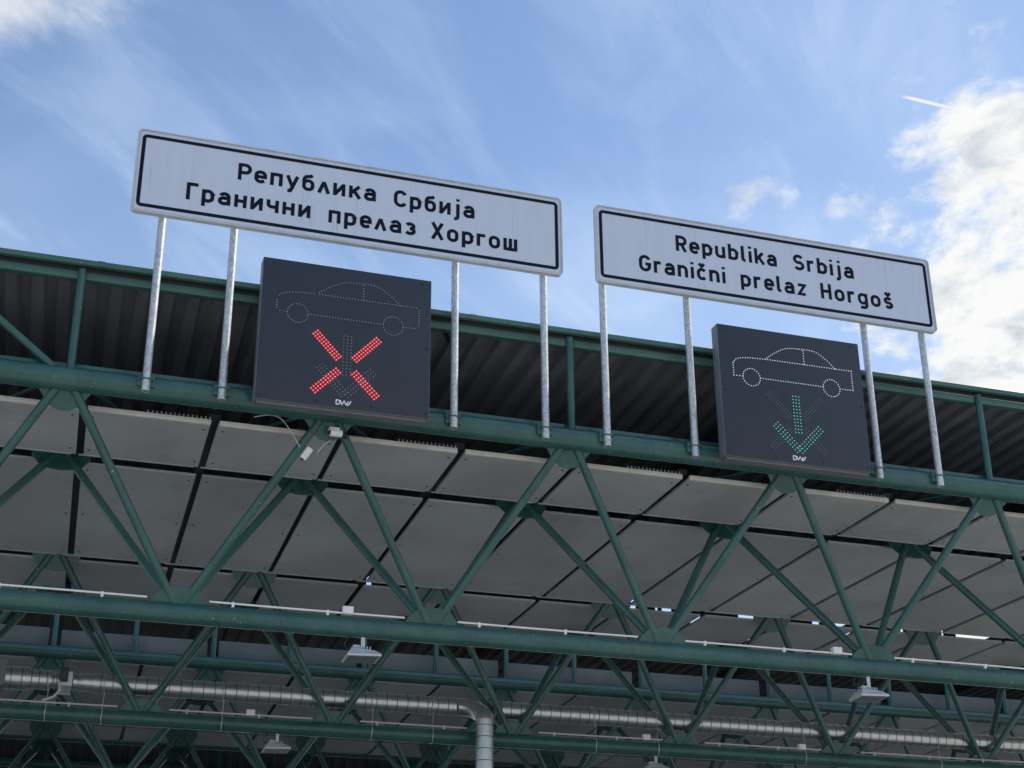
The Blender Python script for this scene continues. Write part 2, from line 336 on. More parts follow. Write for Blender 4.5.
# ------------------------------------------------------------------ trusses
def smooth_curve(pts, n=6):
    out = []
    for i in range(len(pts) - 1):
        p0, p1, p2, p3 = pts[max(i - 1, 0)], pts[i], pts[i + 1], pts[min(i + 2, len(pts) - 1)]
        for k in range(n):
            t = k / n
            out.append(tuple(0.5 * (2 * p1[c] + (p2[c] - p0[c]) * t + (2 * p0[c] - 5 * p1[c] + 4 * p2[c] - p3[c]) * t * t + (3 * p1[c] - p0[c] - 3 * p2[c] + p3[c]) * t ** 3) for c in (0, 1)))
    return out + [pts[-1]]
def half_disc(w, h, n=12, flat=0.0):
    return [(-w, 0)] + [(-w * math.cos(math.pi * i / n) , h * (math.sin(math.pi * i / n) ** 0.75)) for i in range(1, n)] + [(w, 0)]
def truss(label, F, B, K, rf, rb, rk, k0, k1, post_step=None, post_top=None, post_r=0.033, lacing=False, brace=False, rd=0.034):
    """F, B, K = (depth, height) of front top, bottom and back top tube"""
    t = thing('roof_truss', label, 'roof truss', (X(k0, B[0]), B[0], B[1]))
    def chord(P, r, name):
        mb = MB(); a, b = X(k0 - 0.35, P[0]), X(k1 + 0.35, P[0]); n = int((b - a) / 1.0)
        mb.path([(a + (b - a) * i / n, P[0], P[1]) for i in range(n + 1)], r, 24)
        for k in range(k0, k1 + 1, 3):        # butt welds
            mb.path([(X(k, P[0]) + 0.35 - 0.006, P[0], P[1]), (X(k, P[0]) + 0.35 + 0.006, P[0], P[1])], r + 0.0025, 24)
        return mb.build(name, M['green'], t)
    chord(F, rf, 'top_chord'); chord(B, rb, 'bottom_chord'); chord(K, rk, 'top_chord')
    def P3(P, k): return Vector((X(k, P[0]), P[0], P[1]))
    for k in range(k0, k1 + 1):
        for T, rt in ((F, rf), (K, rk)):
            rec = rt < 0.06                        # tubes recessed above the ceiling: the node sits lower, at the boards
            top = P3(T, k); aim = top - Vector((0, 0, 0.115 if rec else 0.0))
            dn = Vector((0, B[0] - aim.y, B[1] - aim.z)).normalized(); pl = MB(); un = Vector((1, 0, 0)).cross(dn)
            if rec: pl.prism([(-0.23, -0.10), (-0.235, 0.02)] + [(-0.21 * math.cos(math.pi * i / 12), 0.03 + 0.145 * math.sin(math.pi * i / 12) ** 0.8) for i in range(1, 12)] + [(0.235, 0.02), (0.23, -0.10)], 0.014, aim, (1, 0, 0), dn, un)
            else: pl.prism(smooth_curve([(-0.24, 0.03), (-0.165, 0.125), (-0.105, 0.205), (0.0, 0.243), (0.105, 0.205), (0.165, 0.125), (0.24, 0.03)], 4), 0.014, aim, (1, 0, 0), dn, un)
            pl.build('gusset_plate', M['green'], t)
            for s in (-0.5, 0.5):
                if not (k0 <= k + s <= k1): continue
                bt = P3(B, k + s); a = aim.copy(); e = bt.copy(); e.z += 0.045
                a.x += (0.05 if rec else 0.022) * (1 if s > 0 else -1); e.x -= 0.018 * (1 if s > 0 else -1)
                dg = MB(); dg.path([a, e], rd, 16); dv = (e - a).normalized(); q1 = a + dv * (0.02 if rec else rf * 1.12); q2 = e - dv * rb * 0.75; [dg.path([q - dv * 0.006, q, q + dv * 0.006], [rd + 0.001, rd + 0.005, rd + 0.001], 16) for q in (q1, q2)]; dg.build('diagonal', M['green'], t)
        if k < k1:
            for T in (F, K):
                pl = MB(); bt = P3(B, k + 0.5); up = Vector((0, T[0] - B[0], T[1] - B[1])).normalized()
                pl.prism(half_disc(0.225, rb + 0.125), 0.014, bt, (1, 0, 0), up, Vector((1, 0, 0)).cross(up))
                pl.build('gusset_plate', M['green'], t)
        if lacing:
            for s in (-1, 1):
                lb = MB(); lb.path([(X(k, F[0]), F[0], F[1] + 0.03), (X(k + s * 0.5, K[0]), K[0], K[1] + 0.02)], 0.018, 10); lb.build('lacing_bar', M['green'], t)
    if post_step:
        x = X(k0, F[0]); 
        while x <= X(k1, F[0]) + 0.01:
            p = MB(); p.path([(x + 0.02, F[0], F[1] + rf * 0.7), (x + 0.02, F[0], post_top)], post_r, 16); p.build('post', M['green'], t); x += post_step
    if brace:
        p = MB(); p.cbox(X(k0, F[0]), X(k1, F[0]), F[0] + 0.045, F[0] + 0.058, F[1] + 0.06, F[1] + 0.150, 0.002); p.cbox(X(k0, F[0]), X(k1, F[0]), F[0] + 0.0585, F[0] + 0.12, F[1] + 0.140, F[1] + 0.150, 0.002); p.build('edge_angle', M['green'], t)
        p = MB(); p.path([(0.06, F[0], F[1] + 0.07), (-1.0 - 0.02, F[0], post_top)], 0.03, 14); p.build('brace', M['green'], t)
    return t
T1 = truss('front green tubular truss with the road signs and lane signals fixed to its top tube', (10.989, 4.809), (11.657, 3.276), (12.42, 4.86), 0.092, 0.080, 0.055, -3, 8,
           post_step=2.0, post_top=5.735, lacing=True, brace=True)
T2 = truss('shaded green truss with the round air duct lying along its bottom tube', (15.56, 5.00), (16.154, 3.411), (16.75, 5.03), 0.055, 0.079, 0.055, -3, 10, rd=0.036)
T3 = truss('green truss behind the air duct with short posts against pale boards on its front tube', (19.933, 4.977), (20.60, 3.50), (21.30, 4.98), 0.083, 0.079, 0.055, -3, 11,
           post_step=1.0, post_top=5.74, post_r=0.036, rd=0.037)
T4 = truss('dark green truss hung under the second ceiling behind the short posts', (24.14, 5.0), (24.80, 3.52), (25.48, 5.0), 0.055, 0.079, 0.055, -3, 12, rd=0.037)
T5 = truss('farthest green truss along the bottom edge in front of dark sheet wall', (28.5, 5.13), (29.15, 3.65), (29.85, 5.13), 0.083, 0.079, 0.055, -3, 14,
           post_step=1.0, post_top=6.1, post_r=0.036, rd=0.037)

# ------------------------------------------------------------------ roofs
def corrugated(mb, x0, x1, y0, y1, z, pitch=0.2, depth=0.042, thick=0.05):
    xs = []; x = x0
    while x < x1:
        xs += [(x, 0), (x + pitch * 0.42, 0), (x + pitch * 0.54, depth), (x + pitch * 0.88, depth)]; x += pitch
    sh = SK * (y1 - y0); n = len(xs)
    vs = [(a, y0, z + b) for a, b in xs] + [(a + sh, y1, z + b) for a, b in xs] + [(a, y0, z + thick + b) for a, b in xs] + [(a + sh, y1, z + thick + b) for a, b in xs]
    fs = []
    for i in range(n - 1):
        fs += [(i + 1, i, i + n, i + n + 1), (i + 2 * n, i + 1 + 2 * n, i + 1 + 3 * n, i + 3 * n), (i, i + 1, i + 1 + 2 * n, i + 2 * n), (i + 1 + n, i + n, i + 3 * n, i + 1 + 3 * n)]
    mb._add(vs, fs)
XL, XR = -7.0, 24.0
def roof(label, y0, y1, z, x1):
    t = thing('border_canopy', label, 'canopy roof', (XL, y0, z))
    d = MB(); corrugated(d, XL, x1, y0 + 0.05, y1, z - 0.035); d.build('roof_deck', M['deck'], t)
    c = MB(); c.cbox(XL, x1, y0 - 0.06, y0 - 0.015, z + 0.026, z + 0.070, 0.005); c.cbox(XL, x1, y0 - 0.0145, y0 + 0.06, z + 0.052, z + 0.072, 0.003); c.build('fascia', M['roofgreen'], t)
    lx = XL + 1.3
    while lx < x1:                              # cover straps over the joints of the edge flashing
        lp = MB(); lp.cbox(lx - 0.03, lx + 0.03, y0 - 0.0625, y0 - 0.0602, z + 0.028, z + 0.071, 0.0008); lp.build('joint_strap', M['roofgreen'], t); lx += 3.0
    e = MB(); e.box(XL, x1, y0 + 0.020, y0 + 0.032, z + 0.000, z + 0.0515); e.build('shadow_strip', M['dark'], t)  # dark strip standing in for the shadow in the recess under the cap
    b = MB(); b.cbox(XL, x1, y0 + 0.008, y0 + 0.07, z - 0.068, z - 0.002, 0.005); b.build('edge_beam', M['roofgreen'], t)
    k = -3
    while X(k, y0) < x1 - 0.3:
        r = MB(); x = X(k, y0); r.box(x - 0.05, x + 0.05, y0 + 0.075, y1 - 0.05, z - 0.15, z - 0.037, sk=SK); r.build('rafter', M['dark'], t)
        for q in (1.0,):
            w_ = MB(); xx = x + q; w_._add([(xx - 0.05, y0 + 0.075, z - 0.02), (xx + 0.05, y0 + 0.075, z - 0.02), (xx, y0 + 0.075, z - 0.13), (xx - 0.05, y0 + 0.16, z - 0.02), (xx + 0.05, y0 + 0.16, z - 0.02), (xx, y0 + 0.16, z - 0.13)],
                    [(0, 1, 2), (5, 4, 3), (0, 3, 4, 1), (1, 4, 5, 2), (2, 5, 3, 0)]); w_.build('beam_bracket', M['dark'], t)
        k += 2
    return t
RF1 = roof('front canopy roof, dark ribbed underside behind the green edge under the signs', 10.99, 17.75, 5.730, 20.0)
RF2 = roof('second canopy roof behind the air duct, above the pale boards', 19.95, 28.40, 5.80, 24.0)  # unseen rear part extended to keep sky light off the far wall
RF3 = roof('farthest canopy roof above the dark sheet wall at bottom', 28.52, 35.0, 6.10, 28.0)
# boards added to close the first roof space, cut open for spots of daylight
opn = [(0.37, 0.43), (2.69, 2.76), (3.955, 4.02), (7.34, 7.45), (7.71, 7.75), (7.8, 7.94), (8.19, 8.34), (8.87, 9.10), (9.94, 10.05), (10.24, 10.5), (10.6, 10.63), (11.26, 11.31), (11.89, 11.93), (12.11, 12.76), (14.2, 14.6)]
xs = [XL] + [v for a in opn for v in a] + [20.0]
bb = MB()
for i in range(0, len(xs), 2): bb.box(xs[i], xs[i + 1], 17.50, 17.53, 4.95, 5.725)
bb.build('closing_board', M['dark'], RF1)
# pale boards behind the posts of the second edge
k = -3
while X(k, 20.1) < 23:
    x = X(k, 20.1); pb = MB()
    pb.cbox(x + 0.10, x + 1.95, 20.09, 20.12, 5.03, 5.31 + 0.006 * ((k * 7) % 5), 0.004); pb.build('closing_board', M['board'], RF2); k += 1
dw = MB()
vs = []
xx = XL
while xx < 28:
    vs += [(xx, 28.70), (xx + 0.09, 28.70), (xx + 0.12, 28.74), (xx + 0.19, 28.74)]; xx += 0.22
n = len(vs); dw._add([(a, b, 5.0) for a, b in vs] + [(a, b, 6.09) for a, b in vs] + [(a, b + 0.02, 5.0) for a, b in vs] + [(a, b + 0.02, 6.09) for a, b in vs],
    [(i, i + 1, i + 1 + n, i + n) for i in range(n - 1)] + [(i + 1 + 2 * n, i + 2 * n, i + 3 * n, i + 1 + 3 * n) for i in range(n - 1)])
dw.build('sheet_wall', M['dark'], RF3)

# ------------------------------------------------------------------ ceilings
def ceiling(label, rows, zf, j0, j1, lip):
    t = thing('canopy_ceiling', label, 'ceiling', (XL, rows[0][0], zf(rows[0][0])))
    for ri, (ya, yb) in enumerate(rows):
        for j in range(j0, j1):
            q = 0.14 + 1.0 * j; g0 = 0.030 + random.uniform(-0.006, 0.006)
            za, zb = zf(ya) + random.uniform(-0.002, 0.002), zf(yb) + random.uniform(-0.002, 0.002)
            xa, xb = X(0, ya) + q, X(0, yb) + q; th = 0.022
            p = MB()
            p.hexa([(xa + g0, ya, za), (xa + 1 - g0, ya, za), (xb + 1 - g0, yb, zb), (xb + g0, yb, zb)],
                   [(xa + g0, ya, za + th), (xa + 1 - g0, ya, za + th), (xb + 1 - g0, yb, zb + th), (xb + g0, yb, zb + th)])
            m_ = 0.075; L = yb - ya
            for fx in (m_, 1 - m_):
                for fy in ([0.12, L - 0.14] if L < 1.8 else [0.14, L * 0.5, L - 0.16]):
                    if random.random() < 0.12: continue
                    cx = xa + (xb - xa) * fy / L + fx; cy = ya + fy; cz = za + (zb - za) * fy / L; r = 0.011
                    ring = [(cx + r * math.cos(a), cy + r * math.sin(a), cz - 0.004) for a in [math.pi / 3 * i for i in range(6)]]
                    ring2 = [(cx + r * math.cos(a), cy + r * math.sin(a), cz + 0.002) for a in [math.pi / 3 * i for i in range(6)]]
                    p._add(ring + ring2, [tuple(reversed(range(6)))] + [(i, (i + 1) % 6, (i + 1) % 6 + 6, i + 6) for i in range(6)], 1)
            # thin metal lips along the long joint
            p.box(xa + g0, xa + 1 - g0, yb - 0.016, yb - 0.001, (zb - 0.008), zb + 0.001, 0)
            p.build('ceiling_panel', [M['panel'], M['screw']], t)
    for j in range(j0, j1):                     # dark rails above the cross joints
        r = MB(); q = 0.14 + j; ya, yb = rows[0][0] + 0.05, rows[-1][1]
        r.hexa([(X(0, ya) + q - 0.045, ya, zf(ya) + 0.062), (X(0, ya) + q + 0.045, ya, zf(ya) + 0.062), (X(0, yb) + q + 0.045, yb, zf(yb) + 0.062), (X(0, yb) + q - 0.045, yb, zf(yb) + 0.062)],
               [(X(0, ya) + q - 0.045, ya, zf(ya) + 0.11), (X(0, ya) + q + 0.045, ya, zf(ya) + 0.11), (X(0, yb) + q + 0.045, yb, zf(yb) + 0.11), (X(0, yb) + q - 0.045, yb, zf(yb) + 0.11)])
        r.build('ceiling_rail', M['dark'], t)
    if lip:
        y = rows[0][0]; z = zf(y)
        for j in range(j0, j1):
            q = X(0, y) + 0.14 + j
            tr = MB(); tr.cbox(q + 0.034, q + 0.966, y - 0.03, y - 0.002, z - 0.005, z + 0.034, 0.003); tr.build('edge_trim', M['trim'], t)
        for k in range(j0 // 2, j1 // 2):
            cb = MB(); a = X(k, y) + 0.62; cb.box(a, a + 0.5, y + 0.02, y + 0.03, z + 0.036, z + 0.046)
            for i in range(15): cb.box(a + i * 0.034, a + i * 0.034 + 0.012, y + 0.02, y + 0.03, z + 0.0455, z + 0.075)
            cb.build('comb_strip', M['lampbody'], t)
    return t
zf1 = lambda y: 4.69 + 0.034 * (y - 11.3)
CE1 = ceiling('grey board ceiling behind the lane signals, crossed by dark joints', [(11.27, 12.30), (12.54, 15.385), (15.60, 17.35)], zf1, -6, 16, True)
zf2 = lambda y: 4.955
CE2 = ceiling('dim grey board ceiling behind the air duct', [(20.25, 23.9), (24.10, 25.15)], zf2, -6, 22, False)

# ------------------------------------------------------------------ lettering
def arc(cx, cy, rx, ry, a0, a1, n=10):
    return [(cx + rx * math.cos(R(a0 + (a1 - a0) * i / n)), cy + ry * math.sin(R(a0 + (a1 - a0) * i / n))) for i in range(n + 1)]
def rring(x0, x1, y0, y1, r):
    return arc(x1 - r, y1 - r, r, r, 0, 90, 6) + arc(x0 + r, y1 - r, r, r, 90, 180, 6) + arc(x0 + r, y0 + r, r, r, 180, 270, 6) + arc(x1 - r, y0 + r, r, r, 270, 360, 6) + [(x1, y1 - r)]
l, r2, lo, xh, hi = 0.08, 0.50, 0.08, 0.66, 0.92
O = rring(l, r2, lo, xh, 0.2)
SML_A = [arc(0.3, 0.46, 0.2, 0.2, 160, 90, 6) + arc(0.3, 0.46, 0.2, 0.2, 90, 0, 6)[1:] + [(r2, 0)], [(r2, 0.40), (0.22, 0.40)] + arc(0.23, 0.24, 0.15, 0.16, 90, 270, 8) + [(0.34, 0.08), (r2, 0.16)]]
SML_E = [[(l + 0.04, 0.37), (r2, 0.37), (r2, 0.46)] + arc(0.3, 0.46, 0.2, 0.2, 0, 90, 6)[1:] + arc(0.28, 0.46, 0.2, 0.2, 90, 180, 6) + [(l, 0.28)] + arc(0.28, 0.28, 0.2, 0.2, 180, 270, 6)[1:] + [(0.34, 0.08), (0.47, 0.15)]]
SML_P = [[(l, -0.24), (l, 0.74)], [(l, 0.20)] + arc(0.28, 0.28, 0.22, 0.2, 230, 360, 8) + [(r2, 0.46)] + arc(0.28, 0.46, 0.22, 0.2, 0, 130, 8) + [(l, 0.54)]]
CAP_R = [[(l, 0), (l, 1)], [(l, hi), (0.34, hi)] + arc(0.34, 0.69, 0.21, 0.23, 90, -90, 10)[1:] + [(l, 0.46)]]
CAP_C = [arc(0.34, 0.64, 0.26, 0.28, 25, 90, 5) + arc(0.34, 0.64, 0.26, 0.28, 90, 180, 6)[1:] + arc(0.34, 0.36, 0.26, 0.28, 180, 270, 6) + arc(0.34, 0.36, 0.26, 0.28, 270, 335, 5)[1:]]
SML_I = [[(l, 0), (l, 0.74)], [(l, 0.90), (l, 1.04)]]
CARON = [(0.14, 1.03), (0.29, 0.86), (0.44, 1.03)]
SML_C = [arc(0.29, 0.45, 0.21, 0.21, 35, 180, 9) + arc(0.29, 0.29, 0.21, 0.21, 180, 325, 9)]
SML_S = [arc(0.29, 0.515, 0.19, 0.145, 35, 250, 10) + arc(0.29, 0.225, 0.19, 0.145, 70, -145, 10)]
SML_K = [[(l, 0), (l, 0.74)], [(0.50, 0.74), (l + 0.04, 0.32)], [(0.24, 0.44), (0.53, 0)]]
LAT_K = [[(l, 0), (l, 1)]] + SML_K[1:]
SML_J = [[(0.2, 0.74), (0.2, -0.04)] + arc(0.06, -0.04, 0.14, 0.14, 0, -90, 6)[1:] + [(0.0, -0.18)], [(0.2, 0.90), (0.2, 1.04)]]
N_STEMS = [[(l, 0), (l, 0.74)], [(r2, 0), (r2, 0.74)]]
G = {
 'Р': (CAP_R, .58), 'е': (SML_E, .56), 'п': ([[(l, 0), (l, 0.74)], [(r2, 0), (r2, 0.74)], [(l, xh), (r2, xh)]], .58),
 'у': ([[(0.04, 0.74), (0.28, 0.08)], [(0.52, 0.74), (0.26, -0.02), (0.19, -0.17), (0.06, -0.17)]], .56),
 'б': ([rring(l, r2, lo, 0.60, 0.2), [(l, 0.30), (l, 0.62)] + arc(0.28, 0.62, 0.2, 0.24, 180, 105, 6)[1:] + [(0.40, 0.88), (0.48, 0.96)]], .58),
 'л': ([[(0.04, 0), (0.27, 0.68)], [(0.27, 0.68), (0.50, 0)]], .54), 'и': (N_STEMS + [[(l, 0.06), (r2, 0.68)]], .58), 'к': (SML_K, .54), 'а': (SML_A, .58),
 'С': (CAP_C, .64), 'р': (SML_P, .58), 'ј': (SML_J, .30), 'Г': ([[(l, 0), (l, 1)], [(l, hi), (0.54, hi)]], .54),
 'н': (N_STEMS + [[(l, 0.38), (r2, 0.38)]], .58), 'ч': ([[(l, 0.74), (l, 0.48)] + arc(0.24, 0.48, 0.16, 0.15, 180, 270, 6)[1:] + [(r2, 0.33)], [(r2, 0), (r2, 0.74)]], .58),
 'з': ([arc(0.25, 0.515, 0.19, 0.145, 150, -90, 10), arc(0.25, 0.235, 0.21, 0.155, 90, -150, 10)], .50),
 'Х': ([[(0.06, 0), (0.56, 1)], [(0.06, 1), (0.56, 0)]], .62), 'о': ([O], .58), 'г': ([[(l, 0), (l, 0.74)], [(l, xh), (0.44, xh)]], .44),
 'ш': ([[(l, 0), (l, 0.74)], [(0.36, 0.0), (0.36, 0.74)], [(0.64, 0), (0.64, 0.74)], [(l, lo), (0.64, lo)]], .72),
 'R': (CAP_R + [[(0.32, 0.46), (0.55, 0)]], .60), 'e': (SML_E, .56), 'p': (SML_P, .58),
 'u': ([[(l, 0.74), (l, 0.28)] + arc(0.28, 0.28, 0.2, 0.2, 180, 270, 6)[1:] + [(0.36, 0.08), (r2, 0.18)], [(r2, 0), (r2, 0.74)]], .58),
 'b': ([[(l, 0), (l, 1)], [(l, 0.20)] + arc(0.28, 0.28, 0.22, 0.2, 230, 360, 8) + [(r2, 0.46)] + arc(0.28, 0.46, 0.22, 0.2, 0, 130, 8) + [(l, 0.54)]], .58),
 'l': ([[(l, 1), (l, 0.2)] + arc(0.2, 0.2, 0.12, 0.12, 180, 270, 5)[1:] + [(0.24, 0.08)]], .26), 'i': (SML_I, .16), 'k': (LAT_K, .54), 'a': (SML_A, .58),
 'S': ([arc(0.33, 0.70, 0.235, 0.22, 30, 255, 11) + arc(0.33, 0.295, 0.245, 0.215, 75, -150, 11)], .64),
 'r': ([[(l, 0), (l, 0.74)], [(l, 0.46)] + arc(0.27, 0.46, 0.19, 0.2, 180, 90, 6)[1:] + [(0.40, 0.66)]], .42), 'j': (SML_J, .30),
 'G': ([CAP_C[0] + [(0.60, 0.46), (0.36, 0.46)]], .66), 'n': ([[(l, 0), (l, 0.74)], [(l, 0.52)] + arc(0.29, 0.45, 0.21, 0.21, 150, 0, 9) + [(r2, 0)]], .58),
 'č': (SML_C + [CARON], .54), 'z': ([[(0.06, xh), (0.46, xh), (0.09, lo), (0.48, lo)]], .52),
 'H': ([[(l, 0), (l, 1)], [(0.54, 0), (0.54, 1)], [(l, 0.5), (0.54, 0.5)]], .62), 'o': ([O], .58),
 'g': ([rring(l, r2, lo + 0.02, xh, 0.2), [(r2, 0.74), (r2, -0.02)] + arc(0.31, -0.02, 0.19, 0.16, 0, -90, 6)[1:] + [(0.12, -0.18)]], .58), 'š': (SML_S + [CARON], .52),
}
def stroke(mb, pts, wd, y, th):
    """flat ribbon along pts (x, z) on a face looking towards -Y"""
    n = len(pts); P_ = [Vector((p[0], p[1])) for p in pts]; closed = (P_[0] - P_[-1]).length < 1e-6
    a, b = [], []
    for i in range(n):
        if closed and i in (0, n - 1): d0, d1 = (P_[-1] - P_[-2]).normalized(), (P_[1] - P_[0]).normalized()
        else:
            d0 = (P_[i] - P_[i - 1]).normalized() if i else (P_[1] - P_[0]).normalized()
            d1 = (P_[i + 1] - P_[i]).normalized() if i < n - 1 else d0
        t_ = d0 + d1; t_ = t_.normalized() if t_.length > 1e-6 else d0
        nn = Vector((-t_.y, t_.x)); k = wd / 2 / max(0.55, abs(nn.dot(Vector((-d0.y, d0.x)))))
        a.append(P_[i] + nn * k); b.append(P_[i] - nn * k)
    vs = [(p.x, y - th, p.y) for p in a] + [(p.x, y - th, p.y) for p in b] + [(p.x, y, p.y) for p in a] + [(p.x, y, p.y) for p in b]
    fs = []
    for i in range(n - 1):
        fs += [(i, i + 1, n + i + 1, n + i), (i + 2 * n, i + 1 + 2 * n, i + 1, i), (n + i, n + i + 1, 3 * n + i + 1, 3 * n + i)]
    fs += [(0, n, 3 * n, 2 * n), (2 * n - 1, n - 1, 3 * n - 1, 4 * n - 1)]
    mb._add(vs, fs)
def word(mb, text, x0, x1, z0, cap, y):
    sp = 0.20; tot = sum(G[c][1] for c in text) + sp * (len(text) - 1); s = (x1 - x0) / (tot * cap); cx = x0; i = 0
    for c in text:
        st, wd = G[c]
        for q in st:
            i += 1
            stroke(mb, [(cx + px * cap * s, z0 + pz * cap) for px, pz in q], 0.192 * cap, y, 0.0015 + 0.00022 * (i % 7))
        cx += (wd + sp) * cap * s

# ------------------------------------------------------------------ road signs
def rrect(x0, x1, z0, z1, r, n=6):
    return arc(x1 - r, z1 - r, r, r, 0, 90, n) + arc(x0 + r, z1 - r, r, r, 90, 180, n) + arc(x0 + r, z0 + r, r, r, 180, 270, n) + arc(x1 - r, z0 + r, r, r, 270, 360, n)
def ring_band(mb, x0, x1, z0, z1, r, wd, y0, y1):
    o = rrect(x0, x1, z0, z1, r); i = rrect(x0 + wd, x1 - wd, z0 + wd, z1 - wd, max(0.004, r - wd)); n = len(o)
    vs = [(a, y0, b) for a, b in o] + [(a, y0, b) for a, b in i] + [(a, y1, b) for a, b in o] + [(a, y1, b) for a, b in i]
    fs = []
    for k in range(n):
        k2 = (k + 1) % n
        fs += [(k2, k, k + n, k2 + n), (k, k2, k2 + 2 * n, k + 2 * n), (k2 + n, k + n, k + 3 * n, k2 + 3 * n), (k + 2 * n, k2 + 2 * n, k2 + 3 * n, k + 3 * n)]
    mb._add(vs, fs)
def road_sign(label, x0, x1, lines, poles):
    z0, z1 = 6.200, 6.955; yf = 10.772
    t = thing('road_sign', label, 'road sign', ((x0 + x1) / 2, 10.85, 4.725))
    p = MB(); p.prism(rrect(x0 + 0.006, x1 - 0.006, z0 + 0.006, z1 - 0.006, 0.035), 0.024, (0, yf + 0.012, 0), (1, 0, 0), (0, 0, 1), (0, 1, 0)); p.build('sign_panel', M['signwhite'], t)
    n_ = round((x1 - x0) / 0.45)
    for i in range(1, n_):                      # joints of the sheeting strips
        sx = x0 + (x1 - x0) * i / n_; sm_ = MB(); sm_.box(sx - 0.0012, sx + 0.0012, yf - 0.0012, yf + 0.001, z0 + 0.03, z1 - 0.03); sm_.build('sheet_joint', M['aluminium'], t)
    f = MB(); ring_band(f, x0, x1, z0, z1, 0.042, 0.010, yf - 0.010, yf + 0.040); ring_band(f, x0 + 0.016, x1 - 0.016, z0 + 0.016, z1 - 0.016, 0.03, 0.004, yf - 0.003, yf + 0.001)
    f.box(x0 + 0.1, x1 - 0.1, yf + 0.026, yf + 0.045, z0 + 0.10, z0 + 0.14); f.box(x0 + 0.1, x1 - 0.1, yf + 0.026, yf + 0.045, z1 - 0.14, z1 - 0.10)
    f.build('rim', M['aluminium'], t)
    b = MB(); ring_band(b, x0 + 0.036, x1 - 0.036, z0 + 0.050, z1 - 0.044, 0.04, 0.029, yf - 0.0025, yf + 0.001); b.build('border', M['ink'], t)
    for ln in lines:
        for txt, a, c, zb, cap in ln:
            w_ = MB(); word(w_, txt, a, c, zb, cap, yf); w_.build('lettering', M['ink'], t)
    for x in poles:
        q = MB(); n = 18; rr = 0.031; yy = 10.852
        o_ = [(x + rr * math.cos(2 * math.pi * i / n), yy + rr * math.sin(2 * math.pi * i / n)) for i in range(n)]
        i_ = [(x + (rr - 0.006) * math.cos(2 * math.pi * i / n), yy + (rr - 0.006) * math.sin(2 * math.pi * i / n)) for i in range(n)]
        zb, zt = 4.725, 6.90
        q._add([(a, c, zb) for a, c in o_] + [(a, c, zt) for a, c in o_], [(i, (i + 1) % n, (i + 1) % n + n, i + n) for i in range(n)], 0, True)
        q._add([(a, c, zb) for a, c in o_] + [(a, c, zb) for a, c in i_], [(i, i + n, (i + 1) % n + n, (i + 1) % n) for i in range(n)])
        q._add([(a, c, zb) for a, c in i_] + [(a, c, zb + 0.5) for a, c in i_], [((i + 1) % n, i, i + n, (i + 1) % n + n) for i in range(n)], 0, True)
        q._add([(a, c, zt) for a, c in o_], [tuple(range(n))])
        po = q.build('pole', M['galv'], t)
        c = MB(); c.cbox(x - 0.062, x + 0.062, 10.868, 10.905, 4.775, 4.86, 0.004); c.path([(x - 0.048, 10.89, 4.82), (x - 0.048, 10.835, 4.82), (x - 0.030, 10.818, 4.82), (x + 0.030, 10.818, 4.82), (x + 0.048, 10.835, 4.82), (x + 0.048, 10.89, 4.82)], 0.005, 8)
        c.build('clamp', M['green'], po)
    return t
Z1, Z2, CP = 6.624, 6.375, 0.156
road_sign('white road sign lettered in Cyrillic on four galvanised poles above the red cross signal', 0.460, 4.040,
    [[('Република', 1.268, 2.404, Z1 + 0.006, CP), ('Србија', 2.560, 3.255, Z1 - 0.006, CP)], [('Гранични', 0.875, 1.867, Z2, CP), ('прелаз', 2.020, 2.743, Z2 - 0.008, CP), ('Хоргош', 2.885, 3.633, Z2 - 0.010, CP)]],
    (0.716, 1.282, 3.117, 3.890))
road_sign('white road sign lettered in Latin script on four galvanised poles above the green arrow signal', 4.347, 7.668,
    [[('Republika', 5.103, 6.081, Z1, CP), ('Srbija', 6.25, 6.858, Z1 + 0.003, CP)], [('Granični', 4.745, 5.560, Z2 - 0.004, CP), ('prelaz', 5.712, 6.352, Z2 - 0.002, CP), ('Horgoš', 6.503, 7.229, Z2, CP)]],
    (4.425, 5.210, 6.952, 7.550))

# ------------------------------------------------------------------ lane signals
def spread(pts, step):
    cum = [0.0]
    for a, b in zip(pts[:-1], pts[1:]): cum.append(cum[-1] + math.hypot(b[0] - a[0], b[1] - a[1]))
    n = max(1, round(cum[-1] / step)); out = []; k = 0
    for i in range(n + 1):
        d = cum[-1] * i / n
        while k < len(pts) - 2 and cum[k + 1] < d: k += 1
        f = (d - cum[k]) / max(1e-9, cum[k + 1] - cum[k])
        out.append((pts[k][0] + (pts[k + 1][0] - pts[k][0]) * f, pts[k][1] + (pts[k + 1][1] - pts[k][1]) * f))
    return out
def bars(a, b, rows=3, gap=0.0235, step=0.0255):
    L = math.hypot(b[0] - a[0], b[1] - a[1]); nx, nz = -(b[1] - a[1]) / L, (b[0] - a[0]) / L; out = []
    n = round(L / step)
    for rr in range(rows):
        o = (rr - (rows - 1) / 2) * gap
        out += [(a[0] + (b[0] - a[0]) * i / n + nx * o, a[1] + (b[1] - a[1]) * i / n + nz * o) for i in range(n + 1)]
    return out
